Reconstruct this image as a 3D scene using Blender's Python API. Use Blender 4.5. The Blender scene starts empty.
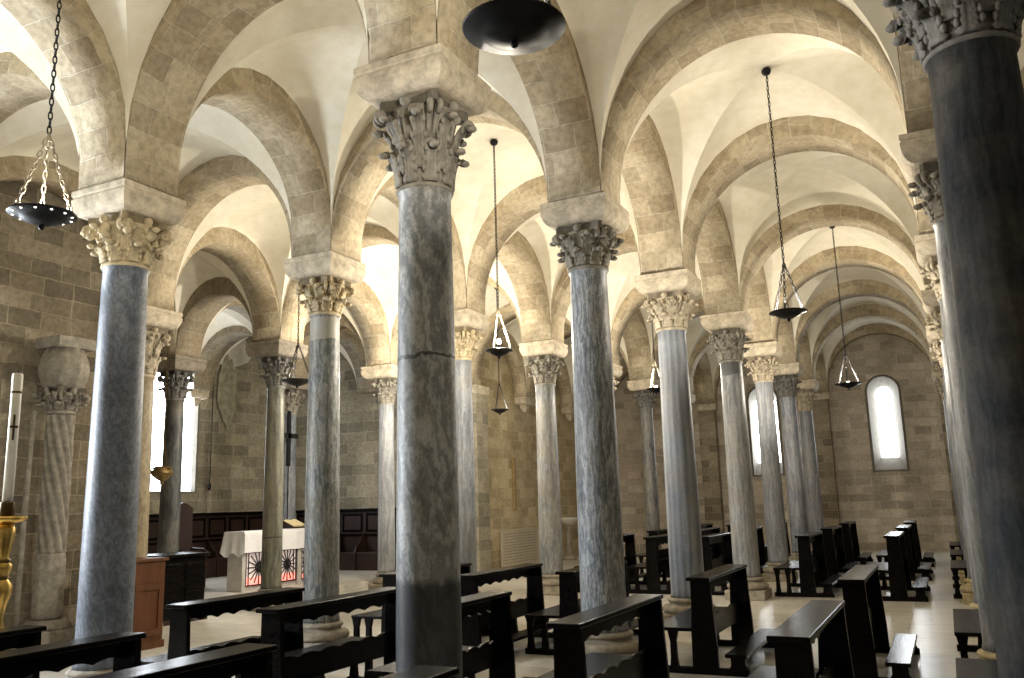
import bpy, math, random
from mathutils import Vector, Matrix
random.seed(7)
PI=math.pi
sc=bpy.context.scene
COL=sc.collection
sin,cos,sqrt=math.sin,math.cos,math.sqrt

# ------------------------------------------------------------------ mesh builder
class MB:
    def __init__(s): s.v=[];s.f=[];s.uv=[];s.sm=[]
    def face(s,idx,uv=None,smooth=False):
        s.f.append(tuple(idx)); s.uv.append(uv); s.sm.append(smooth)
    def add(s,pts): 
        b=len(s.v); s.v.extend([tuple(p) for p in pts]); return b
    def box(s,x0,x1,y0,y1,z0,z1):
        b=s.add([(x0,y0,z0),(x1,y0,z0),(x1,y1,z0),(x0,y1,z0),(x0,y0,z1),(x1,y0,z1),(x1,y1,z1),(x0,y1,z1)])
        for f in ((3,2,1,0),(4,5,6,7),(0,1,5,4),(1,2,6,5),(2,3,7,6),(3,0,4,7)): s.face([b+i for i in f])
        return s
    def prism(s,poly,axis,a,b):
        # poly: 2D pts; axis 'y': pts are (x,z); 'x': (y,z); 'z': (x,y)
        def P(p,t): return {'y':(p[0],t,p[1]),'x':(t,p[0],p[1]),'z':(p[0],p[1],t)}[axis]
        n=len(poly); i0=s.add([P(p,a) for p in poly]); i1=s.add([P(p,b) for p in poly])
        s.face(list(range(i0,i0+n))); s.face(list(range(i1+n-1,i1-1,-1)))
        for k in range(n):
            j=(k+1)%n; s.face([i0+j,i0+k,i1+k,i1+j])
        return s
    def lathe(s,prof,n=32,cx=0,cy=0,smooth=True,cap=True,mod=None,uvr=None):
        b=len(s.v); m=len(prof); L=0
        for k,(r,z) in enumerate(prof):
            for i in range(n):
                a=2*PI*i/n
                rr=r*(mod(a,z,k) if mod else 1)
                s.v.append((cx+rr*cos(a),cy+rr*sin(a),z))
        for k in range(m-1):
            for i in range(n):
                j=(i+1)%n
                R=uvr or .3
                u0,u1=R*2*PI*i/n,R*2*PI*(i+1)/n
                s.face([b+k*n+i,b+k*n+j,b+(k+1)*n+j,b+(k+1)*n+i],[(u0,prof[k][1]),(u1,prof[k][1]),(u1,prof[k+1][1]),(u0,prof[k+1][1])],smooth)
        if cap:
            s.face([b+i for i in range(n-1,-1,-1)]); s.face([b+(m-1)*n+i for i in range(n)])
        return s
    def tube(s,pts,r,n=8,smooth=True,closed=False):
        pts=[Vector(p) for p in pts]; m=len(pts); b=len(s.v)
        up=Vector((0,0,1)); prev=None
        for k in range(m):
            if closed: t=(pts[(k+1)%m]-pts[k-1]).normalized()
            else: t=(pts[min(k+1,m-1)]-pts[max(k-1,0)]).normalized()
            if prev is None:
                a=t.cross(up)
                if a.length<1e-3: a=t.cross(Vector((1,0,0)))
            else: a=prev-t*prev.dot(t)
            a.normalize(); prev=a; c=t.cross(a)
            rr=r[k] if isinstance(r,(list,tuple)) else r
            for i in range(n):
                q=pts[k]+a*(rr*cos(2*PI*i/n))+c*(rr*sin(2*PI*i/n)); s.v.append(tuple(q))
        for k in range(m if closed else m-1):
            k2=(k+1)%m
            for i in range(n):
                j=(i+1)%n; s.face([b+k*n+i,b+k*n+j,b+k2*n+j,b+k2*n+i],None,smooth)
        if not closed:
            s.face([b+i for i in range(n-1,-1,-1)]); s.face([b+(m-1)*n+i for i in range(n)])
        return s
    def grid(s,fn,nu,nv,smooth=True,uv=None):
        b=len(s.v)
        for j in range(nv+1):
            for i in range(nu+1): s.v.append(tuple(fn(i/nu,j/nv)))
        for j in range(nv):
            for i in range(nu):
                a=b+j*(nu+1)+i
                s.face([a,a+1,a+nu+2,a+nu+1],None,smooth)
        return s
    def sphere(s,c,rx,ry=None,rz=None,n=12,m=8):
        ry=ry or rx; rz=rz or rx; b=len(s.v)
        for k in range(m+1):
            t=PI*k/m
            for i in range(n):
                a=2*PI*i/n; s.v.append((c[0]+rx*sin(t)*cos(a),c[1]+ry*sin(t)*sin(a),c[2]-rz*cos(t)))
        for k in range(m):
            for i in range(n):
                j=(i+1)%n; s.face([b+k*n+i,b+k*n+j,b+(k+1)*n+j,b+(k+1)*n+i],None,True)
        return s
    def xf(s,M,start=0):
        for i in range(start,len(s.v)): s.v[i]=tuple(M@Vector(s.v[i]))
        return s
    def build(s,name,mat,parent=None,loc=(0,0,0),rz=0,bevel=0):
        me=bpy.data.meshes.new(name); me.from_pydata(s.v,[],s.f)
        uvl=me.uv_layers.new(name='UVMap')
        for p,uv in zip(me.polygons,s.uv):
            if uv:
                for li,q in zip(p.loop_indices,uv): uvl.data[li].uv=q
            else:
                n=p.normal; ax=max(range(3),key=lambda i:abs(n[i]))
                for li in p.loop_indices:
                    c=me.vertices[me.loops[li].vertex_index].co
                    uvl.data[li].uv={0:(c.y,c.z),1:(c.x,c.z),2:(c.x,c.y)}[ax]
        me.polygons.foreach_set('use_smooth',s.sm)
        me.validate(clean_customdata=False)
        if mat: me.materials.append(mat)
        o=bpy.data.objects.new(name,me); COL.objects.link(o)
        o.location=loc; o.rotation_euler=(0,0,rz)
        if parent: o.parent=parent
        if bevel:
            md=o.modifiers.new('bevel','BEVEL'); md.width=bevel; md.segments=2; md.limit_method='ANGLE'; md.angle_limit=math.radians(40)
        return o
def empty(name,loc=(0,0,0),rz=0):
    o=bpy.data.objects.new(name,None); COL.objects.link(o); o.location=loc; o.rotation_euler=(0,0,rz); o.empty_display_size=.1
    return o
def tag(o,label,cat,group=None,kind=None):
    o['label']=label; o['category']=cat
    if group: o['group']=group
    if kind: o['kind']=kind
    return o
def struct(o): o['kind']='structure'; return o
def copy_tree(o,parent=None):
    c=o.copy(); COL.objects.link(c); c.parent=parent
    for ch in list(o.children): copy_tree(ch,c)
    return c

# ------------------------------------------------------------------ materials
class NT:
    def __init__(s,name):
        s.m=bpy.data.materials.new(name); s.m.use_nodes=True; s.t=s.m.node_tree; s.n=s.t.nodes; s.l=s.t.links
        s.b=s.n['Principled BSDF']
    def node(s,t,**k):
        x=s.n.new(t)
        for a,v in k.items():
            if a in x.inputs.keys(): 
                s.set(x.inputs[a],v)
            else: setattr(x,a,v)
        return x
    def set(s,i,v):
        if isinstance(v,bpy.types.NodeSocket): s.l.new(v,i)
        else:
            if isinstance(v,(tuple,list)) and len(v)==3 and len(i.default_value)==4: v=(*v,1)
            i.default_value=v
    def noise(s,vec,scale,detail=4,rough=.55,dist=0):
        x=s.node('ShaderNodeTexNoise'); s.set(x.inputs['Vector'],vec); x.inputs['Scale'].default_value=scale
        x.inputs['Detail'].default_value=detail; x.inputs['Roughness'].default_value=rough; x.inputs['Distortion'].default_value=dist
        return x.outputs['Fac']
    def ramp(s,fac,stops):
        x=s.node('ShaderNodeValToRGB'); s.l.new(fac,x.inputs['Fac']); r=x.color_ramp
        while len(r.elements)<len(stops): r.elements.new(.5)
        for e,(p,c) in zip(r.elements,stops):
            e.position=p; e.color=(*c,1) if len(c)==3 else c
        return x.outputs['Color']
    def mix(s,fac,a,b,mode='MIX'):
        x=s.node('ShaderNodeMix',data_type='RGBA',blend_type=mode)
        s.set(x.inputs['Factor'],fac); s.set(x.inputs['A'],a) if False else None
        s.set(x.inputs[6],a); s.set(x.inputs[7],b); return x.outputs[2]
    def math(s,op,a,b=0.):
        x=s.node('ShaderNodeMath',operation=op); s.set(x.inputs[0],a); s.set(x.inputs[1],b); return x.outputs[0]
    def mapping(s,vec,scale=(1,1,1),rot=(0,0,0),loc=(0,0,0)):
        x=s.node('ShaderNodeMapping'); s.l.new(vec,x.inputs['Vector']); x.inputs['Scale'].default_value=scale; x.inputs['Rotation'].default_value=rot; x.inputs['Location'].default_value=loc
        return x.outputs['Vector']
    def co(s,k='Object'): return s.node('ShaderNodeTexCoord').outputs[k]
    def bump(s,h,strength=.3,dist=.02):
        x=s.node('ShaderNodeBump'); x.inputs['Strength'].default_value=strength; x.inputs['Distance'].default_value=dist; s.l.new(h,x.inputs['Height'])
        s.l.new(x.outputs['Normal'],s.b.inputs['Normal']); return x
    def out(s,color=None,rough=None,metal=None,spec=None):
        if color is not None: s.set(s.b.inputs['Base Color'],color)
        if rough is not None: s.set(s.b.inputs['Roughness'],rough)
        if metal is not None: s.set(s.b.inputs['Metallic'],metal)
        if spec is not None: s.set(s.b.inputs['Specular IOR Level'],spec)
        return s.m
def plain(name,c,rough=.5,metal=0,var=.25,scale=9,bump=0):
    t=NT(name); n=t.noise(t.co(),scale,5)
    col=t.ramp(n,[(.3,tuple(x*(1-var) for x in c)),(.7,tuple(min(1,x*(1+var)) for x in c))])
    if bump: t.bump(n,bump,.01)
    return t.out(col,rough,metal)
def emis(name,c,strength):
    t=NT(name); t.set(t.b.inputs['Emission Color'],c); t.b.inputs['Emission Strength'].default_value=strength
    return t.out((.8,.8,.8),.5)
def ashlar(name,c1,c2,mortar,bw=.5,rh=.27,ms=.012,stain=(.5,.45,.38),bumps=.5,stain_amt=.5,speck=.6):
    t=NT(name); uv=t.co('UV'); ob=t.co('Object')
    # irregular courses: nudge the coordinates a little
    wob=t.node('ShaderNodeTexNoise'); t.l.new(uv,wob.inputs['Vector']); wob.inputs['Scale'].default_value=2.2; wob.inputs['Detail'].default_value=3
    w2=t.node('ShaderNodeVectorMath',operation='SUBTRACT'); t.l.new(wob.outputs['Color'],w2.inputs[0]); w2.inputs[1].default_value=(.5,.5,.5)
    w3=t.node('ShaderNodeVectorMath',operation='SCALE'); t.l.new(w2.outputs[0],w3.inputs[0]); w3.inputs['Scale'].default_value=.075
    w4=t.node('ShaderNodeVectorMath',operation='ADD'); t.l.new(uv,w4.inputs[0]); t.l.new(w3.outputs[0],w4.inputs[1])
    br=t.node('ShaderNodeTexBrick'); t.l.new(w4.outputs[0],br.inputs['Vector'])
    br.inputs['Scale'].default_value=1; br.inputs['Brick Width'].default_value=bw; br.inputs['Row Height'].default_value=rh
    br.inputs['Mortar Size'].default_value=ms; br.inputs['Mortar Smooth'].default_value=.3; br.inputs['Bias'].default_value=0
    br.offset=.43; br.squash=1.35; br.squash_frequency=3
    br.inputs['Color1'].default_value=(*c1,1); br.inputs['Color2'].default_value=(*c2,1); br.inputs['Mortar'].default_value=(*mortar,1)
    n1=t.noise(ob,1.1,5,.6); n2=t.noise(ob,14,6,.65); n3=t.noise(ob,55,3,.6)
    st=t.ramp(n1,[(.35,stain),(.62,(1,1,1))])
    c=t.mix(stain_amt,br.outputs['Color'],st,'MULTIPLY')
    sp=t.ramp(n2,[(.33,(.50,.48,.44)),(.60,(1.10,1.08,1.05))])
    c=t.mix(speck,c,sp,'MULTIPLY')
    h=t.math('SUBTRACT',t.math('MULTIPLY',n2,.8),br.outputs['Fac'])
    h=t.math('ADD',h,t.math('MULTIPLY',n3,.3))
    t.bump(h,bumps,.025)
    return t.out(c,.88,0,.25)
def marble(name,dark=(.10,.115,.14),light=(.42,.43,.45),vein=6,rot=(0,0,0),stretch=.3,warm=.3,warmc=(.33,.27,.19),seed=0,dist=3,damp=None,topband=None,joint=None,ncontrast=(.37,.63),rough=.47):
    t=NT(name); ob=t.co()
    dark=tuple(x*k for x,k in zip(dark,(.74,.78,.84))); light=tuple(x*k for x,k in zip(light,(.80,.84,.90)))
    p=t.mapping(ob,(1,1,stretch),rot,(seed*3.1,seed*1.7,seed*.9))
    n1=t.noise(p,vein*.55,8,.68,1.6)
    nb=t.noise(ob,1.5,3,.5,.5)
    w=t.node('ShaderNodeTexWave',wave_type='BANDS',bands_direction='X'); t.l.new(p,w.inputs['Vector'])
    w.inputs['Scale'].default_value=vein*.7; w.inputs['Distortion'].default_value=dist*5; w.inputs['Detail'].default_value=7; w.inputs['Detail Scale'].default_value=1.8; w.inputs['Detail Roughness'].default_value=.72
    f=t.math('ADD',t.math('ADD',t.math('MULTIPLY',n1,.60),t.math('MULTIPLY',w.outputs['Fac'],.16)),t.math('MULTIPLY',nb,.24))
    mid=tuple((a*.55+b*.45) for a,b in zip(dark,light))
    c=t.ramp(f,[(ncontrast[0],dark),(.5,mid),(ncontrast[1],light)])
    n2=t.noise(ob,1.7+seed%3*.3,5,.6); 
    c=t.mix(t.math('MULTIPLY',t.ramp(n2,[(.45,(0,0,0)),(.7,(1,1,1))]),warm),c,warmc)
    n3=t.noise(ob,38,4,.7)
    c=t.mix(.5,c,t.ramp(n3,[(.32,(.6,.6,.6)),(.6,(1.05,1.05,1.05))]),'MULTIPLY')
    sep=t.node('ShaderNodeSeparateXYZ'); t.l.new(ob,sep.inputs[0]); z=sep.outputs['Z']
    zn=t.math('ADD',z,t.math('MULTIPLY',t.math('SUBTRACT',t.noise(ob,7,4),.5),.12))
    if damp:
        d=t.ramp(zn,[(0,(1,1,1)),(1,(0,0,0))]); 
        mr=t.node('ShaderNodeMapRange'); t.l.new(zn,mr.inputs[0]); mr.inputs[1].default_value=damp-.02; mr.inputs[2].default_value=damp+.05; mr.inputs[3].default_value=.9; mr.inputs[4].default_value=0
        c=t.mix(mr.outputs[0],c,(.022,.025,.03))
    if topband:
        z0,z1,bc=topband
        g=t.math('MULTIPLY',t.math('GREATER_THAN',zn,z0),t.math('LESS_THAN',zn,z1))
        c=t.mix(t.math('MULTIPLY',g,.85),c,bc)
    if joint:
        g=t.math('LESS_THAN',t.math('ABSOLUTE',t.math('SUBTRACT',zn,joint)),.012)
        c=t.mix(t.math('MULTIPLY',g,.8),c,(.03,.03,.03))
    h=t.math('ADD',n3,t.math('MULTIPLY',n1,.4)); t.bump(h,.22,.008)
    return t.out(c,rough,0,.4 if rough<.6 else .2)

M={}
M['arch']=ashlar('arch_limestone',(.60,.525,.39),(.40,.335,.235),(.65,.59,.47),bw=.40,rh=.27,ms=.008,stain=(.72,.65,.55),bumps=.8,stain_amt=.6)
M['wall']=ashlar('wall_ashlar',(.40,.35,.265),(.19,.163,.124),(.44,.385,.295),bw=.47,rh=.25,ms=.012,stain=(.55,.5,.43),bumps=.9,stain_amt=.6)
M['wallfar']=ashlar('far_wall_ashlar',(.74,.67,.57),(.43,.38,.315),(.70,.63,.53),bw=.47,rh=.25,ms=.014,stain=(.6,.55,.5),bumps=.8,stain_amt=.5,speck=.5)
M['wallochrelit']=ashlar('lamplit_ochre_ashlar',(.68,.58,.39),(.45,.37,.235),(.66,.57,.40),bw=.5,rh=.27,ms=.012,stain=(.62,.55,.42),bumps=.8,stain_amt=.5,speck=.5)  # warm lamp light put into this wall's stone colour
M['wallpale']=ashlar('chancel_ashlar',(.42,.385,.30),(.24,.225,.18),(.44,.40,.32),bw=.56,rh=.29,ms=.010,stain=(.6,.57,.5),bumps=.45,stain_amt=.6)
M['rim']=plain('window_plaster',(.17,.155,.125),.85,0,.12,8,.2)
def plaster():
    t=NT('vault_plaster'); ob=t.co()
    n=t.noise(ob,.9,5,.6); n2=t.noise(ob,6,5,.6)
    c=t.ramp(n,[(.3,(.76,.71,.58)),(.65,(.86,.815,.70))]); c=t.mix(.4,c,t.ramp(n2,[(.35,(.82,.78,.68)),(.6,(1,1,1))]),'MULTIPLY')
    t.bump(n2,.15,.02); return t.out(c,.9,0,.2)
M['plaster']=plaster()
def floor_mat():
    t=NT('floor_marble'); uv=t.co('UV'); ob=t.co()
    br=t.node('ShaderNodeTexBrick'); t.l.new(uv,br.inputs['Vector']); br.inputs['Scale'].default_value=1
    br.inputs['Brick Width'].default_value=1.25; br.inputs['Row Height'].default_value=.62; br.inputs['Mortar Size'].default_value=.006; br.inputs['Mortar Smooth'].default_value=.2
    br.inputs['Color1'].default_value=(.72,.70,.65,1); br.inputs['Color2'].default_value=(.60,.58,.53,1); br.inputs['Mortar'].default_value=(.32,.29,.24,1)
    n=t.noise(t.mapping(ob,(.7,2.2,1)),2.2,6,.6,1.5); n2=t.noise(ob,9,4)
    c=t.mix(.65,br.outputs['Color'],t.ramp(n,[(.3,(.62,.60,.56)),(.65,(1.05,1.03,1.0))]),'MULTIPLY')
    r=t.math('ADD',t.math('MULTIPLY',n2,.14),.23)
    return t.out(c,r,0,.9)
M['floor']=floor_mat()
def wood(name,c1,c2,rough,sc_=(14,1.2,14),spec=.3):
    t=NT(name); ob=t.co(); n=t.noise(t.mapping(ob,sc_),1.6,5,.6,.6)
    c=t.ramp(n,[(.3,c1),(.7,c2)]); t.bump(n,.08,.006)
    return t.out(c,t.math('ADD',t.math('MULTIPLY',n,.15),rough),0,spec)
M['pew']=wood('pew_wood',(.0022,.0018,.0018),(.0065,.005,.0045),.17,spec=.09)
M['stall']=wood('stall_wood',(.016,.008,.006),(.035,.016,.011),.4,(3,14,1))
M['brown']=wood('cabinet_wood',(.085,.032,.012),(.15,.058,.022),.42,(10,10,1.2))
M['iron']=plain('black_iron',(.012,.012,.014),.42,.6,.3)
M['chain']=plain('old_brass_chain',(.30,.23,.12),.35,1.0,.3)
M['chainlit']=plain('lamplit_brass_chain',(.40,.35,.27),.4,.8,.2)  # copy for chains near lit bulbs, lamp brightness put into the colour
M['gold']=plain('gilded_brass',(.60,.38,.10),.33,1.0,.35)
M['darkgold']=plain('dark_gilt',(.10,.065,.025),.35,1.0,.3)
M['wax']=plain('candle_wax',(.80,.74,.60),.5,0,.06)
M['cloth']=plain('altar_linen',(.80,.80,.84),.85,0,.05,20,.1)
M['stonegrey']=plain('altar_stone',(.50,.48,.46),.6,0,.15,6)
M['step']=plain('chancel_marble',(.62,.59,.54),.3,0,.15,3)
M['redseat']=plain('red_velvet',(.22,.012,.015),.8,0,.2)
M['redglass']=emis('red_lit_glass',(.95,.05,.03),1.3)
M['litlinen']=emis('lit_niche',(1,.70,.66),.30)
M['page']=plain('page_paper',(.78,.68,.42),.7,0,.08)
M['leather']=plain('book_leather',(.03,.018,.012),.5,0,.2)
M['glow']=emis('bulb_glow',(1,.93,.80),60)
M['glowdim']=emis('rim_hole_glow',(1,.95,.85),2.5)
M['pane']=emis('daylit_pane',(.86,.93,1.0),95)
M['panechancel']=emis('daylit_pane_chancel',(.85,.92,1.0),13)
M['panewarm']=emis('daylit_pane_far',(.92,.96,1.0),19)
M['panefill']=emis('fill_pane_right',(.85,.93,1.0),3)  # weak glow of the added fill window
CAP=dict(
 tan=dict(c=(.50,.435,.33)), grey=dict(c=(.29,.27,.23)), gold=dict(c=(.56,.47,.31)), dark=dict(c=(.17,.165,.155)))
def carved(name,c,relief=.5):
    t=NT(name); ob=t.co(); n=t.noise(ob,9,6,.65); n2=t.noise(ob,45,4,.6)
    c1=t.ramp(n,[(.3,tuple(x*.55 for x in c)),(.66,tuple(x*1.18 for x in c))])
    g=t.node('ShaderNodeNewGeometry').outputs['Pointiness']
    c1=t.mix(.7,c1,t.ramp(g,[(.44,(.35,.33,.30)),(.52,(1.05,1.05,1.05))]),'MULTIPLY')  # shade of the carved recesses put into the colour
    t.bump(t.math('ADD',n,t.math('MULTIPLY',n2,.6)),relief,.015)
    return t.out(c1,.85,0,.25)
for k,d in CAP.items(): M['cap_'+k]=carved('capital_stone_'+k,d['c'])
M['plinth']=carved('plinth_stone',(.36,.32,.26))
M['plinthgold']=carved('plinth_yellow_stone',(.46,.38,.22))
M['plaque']=plain('plaque_stone',(.50,.44,.33),.75,0,.1,7,.15)
M['ink']=plain('carved_letters',(.30,.26,.19),.9)
M['fresco']=plain('fresco_plaster',(.60,.58,.50),.9,0,.2,3,.1)
M['frescogold']=plain('fresco_ochre',(.34,.32,.235),.9,0,.35,6,.1)

# ------------------------------------------------------------------ layout
XC=dict(Q=4.1,R=.38,A=-3.38,B=-7.04,C=-10.85,D=-13.6)
def yk(k): return 5.5+3.415*(k-1)
FIT=dict(A1=(-3.41,5.46),A2=(-3.41,8.97),A3=(-3.40,12.29),A4=(-3.26,15.63),A5=(-3.31,19.10),A6=(-3.34,22.49),A7=(-3.40,25.98),
 B1=(-7.03,5.68),B2=(-7.03,8.77),B3=(-7.10,12.44),B4=(-7.03,15.75),B6=(-7.03,22.4),C2=(-10.74,9.04),C3=(-10.91,12.22),C4=(-10.84,15.68),
 D3=(-13.6,12.32),D4=(-13.65,15.75),R1=(.40,5.32),R2=(.36,8.75),A0=(-4.0,1.85),R0=(1.0,1.85))
def pos(n):
    if n in FIT: return FIT[n]
    return (XC[n[0]],yk(int(n[1:])))
SPRX=dict(A1=5.10,A2=5.07,B1=4.85,B2=4.93)
SPR=dict(A=4.98,B=4.90,C=4.77,D=4.77,R=4.98,Q=4.98)     # top of the imposts
WALLC=-10.95; YN=29.5; YS=-1.5; XE=4.2
XAP=-16.9; YAP0=8.58; YAP1=19.2      # chancel recess
CROWN=6.75; AW=.325
CR_LONG=dict(Q=6.6,R=6.62,A=6.6,B=6.5,C=6.2)
CR_AR={2:6.80,3:6.70,4:6.42,5:6.58,6:6.62,7:6.68}
def crown_t(l,r,k):
    if (l,r)==('A','R'): return CR_AR.get(k,6.75)
    return {('R','Q'):6.7,('B','A'):6.62,('C','B'):6.42}[(l,r)]
                  # arch crown, half width

# ------------------------------------------------------------------ columns
ASTR=.03
def capital_mesh(r0,h,style):
    """Corinthian-like carved block, local z 0..h, foot radius r0."""
    m=MB()
    # astragal + bell
    prof=[(r0*.98,0),(r0*1.10,.012),(r0*1.12,.03),(r0*1.04,.048),(r0*.97,.06)]
    for i in range(9):
        t=i/8; prof.append((r0*(.97+.38*t**2.2),.06+(h-.14)*t))
    m.lathe(prof,24)
    # upper plate with concave sides
    a=r0*1.62; pl=[]
    for q in range(4):
        for i in range(7):
            t=i/6; ang=PI/4+q*PI/2
            p0=Vector((cos(ang),sin(ang)))*a*1.16; p1=Vector((cos(ang+PI/2),sin(ang+PI/2)))*a*1.16
            p=p0.lerp(p1,.06+.88*t); n=(p0+p1).normalized(); p-=n*(.16*a*4*t*(1-t)); pl.append((p.x,p.y))
    m.prism(pl,'z',h-.085,h)
    def leaf(ang,z0,z1,w,rb,curl,lob=5):
        nu,nv=8,10
        def fn(u,v):
            s=(u-.5)*2
            width=w*(1-.25*v)*(.72+.28*abs(sin(v*lob*PI)))*(1 if v<.85 else sqrt(max(.05,1-((v-.85)/.15)**2)))
            zz=z0+(z1-z0)*min(v,.86)/.86
            out=rb*(.10+.26*v*v) + (curl*max(0,(v-.60)/.40)**1.4)
            if v>.86: zz-= (v-.86)/.14*.045
            t=(zz-.06)/(h-.14); base=r0*(.97+.38*max(0,min(1,t))**2.2)
            rr=base+out+.022*(1-abs(s))-(.020 if abs(s)<.13 else 0)+.012*cos(s*11)
            th=ang+s*width/ max(rr,.05)
            return (rr*cos(th),rr*sin(th),zz)
        m.grid(fn,nu,nv)
        b0=len(m.v); m.grid(lambda u,v:(lambda p:(p[0]*.91,p[1]*.91,p[2]-.016*v))(fn(u,v)),nu,nv)   # underside, so a leaf has thickness
        n0=b0-(nu+1)*(nv+1)
        rim=[i for i in range(nu+1)]+[(nu+1)*j+nu for j in range(1,nv+1)]+[(nu+1)*nv+i for i in range(nu-1,-1,-1)]+[(nu+1)*j for j in range(nv-1,0,-1)]
        for i in range(len(rim)):
            p,q=rim[i],rim[(i+1)%len(rim)]; m.face([n0+q,n0+p,b0+p,b0+q])
        for v in (.30,.52,.74):
            for sd in (-1,1):
                p=fn(.5+sd*.40,v); m.sphere((p[0]*1.03,p[1]*1.03,p[2]),.020,.020,.030,7,5)
        p=fn(.5,.97); m.sphere((p[0]*.97,p[1]*.97,p[2]),.040,.040,.026,8,5)
    off=.0 if style!='heads' else PI/8
    for i in range(8): leaf(i*PI/4+off,.055,h*.46,r0*.36,r0,.055)
    for i in range(8): leaf(i*PI/4+PI/8+off,.16,h*.78,r0*.34,r0,.075)
    # corner volutes and small centre scrolls
    def volute(ang,R0,R1,z0,z1,rr,sp):
        pts=[];rad=[]
        d=Vector((cos(ang),sin(ang),0))
        for i in range(8):
            t=i/7; pts.append(d*(R0+(R1-R0)*t)+Vector((0,0,z0+(z1-z0)*t**.7))); rad.append(rr*(.75+.25*t))
        c=pts[-1]+Vector((0,0,-sp))
        for i in range(1,18):
            a=PI/2-i*2*PI*1.4/17; q=sp*(1-.75*i/17)
            pts.append(c+d*(cos(a)*q)+Vector((0,0,sin(a)*q))); rad.append(rr*(1-.35*i/17))
        m.tube(pts,rad,6)
    for q in range(4):
        ang=PI/4+q*PI/2
        for dl in (-.10,.10): volute(ang+dl,r0*1.05,r0*1.72,h*.55,h-.095,.026,.045)
        for dl in (-.16,.16): volute(ang+PI/4+dl,r0*1.10,r0*1.34,h*.55,h-.12,.016,.03)
        a2=ang+PI/4; m.sphere((cos(a2)*r0*1.36,sin(a2)*r0*1.36,h-.05),.045,.045,.045,10,6)
    if style=='heads':
        for q in range(8):
            ang=PI/4*q+.08; R_=r0*(1.62 if q%2 else 1.42); c=(cos(ang)*R_,sin(ang)*R_,h-.17+(.02 if q%2 else 0))
            b=len(m.v); m.sphere((0,0,0),.056,.05,.075,12,9)
            m.sphere((.056,0,-.01),.016,.013,.024,8,6)          # nose
            for s_ in (-1,1): m.sphere((.055,s_*.026,.018),.012,.014,.009,8,6); m.sphere((.0,s_*.062,0),.014,.012,.022,8,6)
            m.sphere((.055,0,-.042),.014,.024,.008,8,6)
            m.sphere((-.015,0,.03),.060,.057,.06,12,8)
            m.xf(Matrix.Translation(c)@Matrix.Rotation(ang,4,'Z'),b)
    return m
def impost_mesh(h,a0=.30,a1=.40):
    m=MB(); e=h-.095; prof=[(a0,0)]+[(a0+(a1-a0)*sin(PI/2*i/6),e*(1-cos(PI/2*i/6))) for i in range(1,7)]+[(a1,h-.085),(a1-.012,h-.075),(a1-.012,h-.06),(a1,h-.05),(a1,h)]
    b=len(m.v)
    for a,z in prof:
        for sx,sy in ((-1,-1),(1,-1),(1,1),(-1,1)): m.v.append((sx*a,sy*a,z))
    n=len(prof)
    for k in range(n-1):
        for i in range(4):
            j=(i+1)%4; m.face([b+k*4+i,b+k*4+j,b+(k+1)*4+j,b+(k+1)*4+i])
    m.face([b+3,b+2,b+1,b]); m.face([b+(n-1)*4+i for i in range(4)])
    return m
def column(n,label,mat,capmat,impmat,r,neck=4.20,style='leaf',basemat=None,rot=0,base=True,group=None):
    x,y=pos(n); S=SPRX.get(n,SPR[n[0]])
    t=tag(empty('marble_column',(x,y,0)),label,'column',group,'thing')
    basemat=basemat or M['plinth']
    zb=0
    # plinth & base
    MB().box(-r*1.5,r*1.5,-r*1.5,r*1.5,0,.16).build('plinth',basemat,t,bevel=.015)
    pr=[(r*1.42,.16)]
    for i in range(9):
        a=-PI/2+PI*i/8; pr.append((r*1.32+.05*cos(a)*1.2,.215+.055*sin(a)))
    pr+= [(r*1.16,.28),(r*1.12,.31)]
    for i in range(7):
        a=-PI/2+PI*i/6; pr.append((r*1.12+.03*cos(a),.335+.025*sin(a)))
    pr+=[(r*1.05,.37)]
    MB().lathe(pr,32).build('base',basemat,t)
    rt=r*.86; prof=[(r*1.06,.37),(r*1.0,.43)]
    for i in range(1,15):
        u=i/14; prof.append((r*(1-.14*u**1.5),.43+(neck-.43-.06)*u))
    prof+=[(rt*1.06,neck-.05),(rt*1.08,neck-.02),(rt*1.02,neck)]
    MB().lathe(prof,40,uvr=r).build('shaft',mat,t)
    hi=.265; neck-=.05; hc=S-hi-neck
    capital_mesh(rt,hc,style).build('capital',M['cap_'+capmat],t,(0,0,neck))
    # the impost keeps to the grid, square to the arches
    impost_mesh(hi,.29 if n[0]=='B' else .30,.375 if n[0]=='B' else .40).build('impost',M['cap_'+impmat] if impmat in CAP else M[impmat],t,(0,0,S-hi))
    return t
M['imp']=carved('impost_stone',(.56,.49,.38))
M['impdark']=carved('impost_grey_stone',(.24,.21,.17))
def mar(name,**k): return marble('marble_'+name,**k)
GA='marble columns of the foreground row'
GB='marble columns of the second row'; GR='marble columns along the right edge'
column('A1','thick blotchy grey marble column in the centre foreground with dark damp foot',mar('blotched',ncontrast=(.30,.62),dark=(.15,.155,.155),light=(.66,.645,.60),vein=4,rot=(.5,.5,.2),stretch=.5,warm=.35,warmc=(.30,.25,.17),seed=1,damp=1.17,joint=2.80),'grey','imp',.235,4.14,group=GA)
column('A2','grey marble column with long dark vertical streaks, right of the blotchy centre column',mar('streaked',ncontrast=(.32,.60),dark=(.075,.09,.105),light=(.58,.585,.58),vein=7,rot=(.2,.15,0),stretch=.2,warm=.3,seed=2,dist=4),'grey','imp',.245,4.33,group=GA)
column('A3','smooth blue-grey marble column, third in the row from the blotchy centre column',mar('bluegrey',dark=(.16,.175,.205),light=(.40,.41,.43),vein=5,stretch=.12,warm=.35,seed=3,dist=1),'tan','imp',.238,4.19,group=GA)
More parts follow.
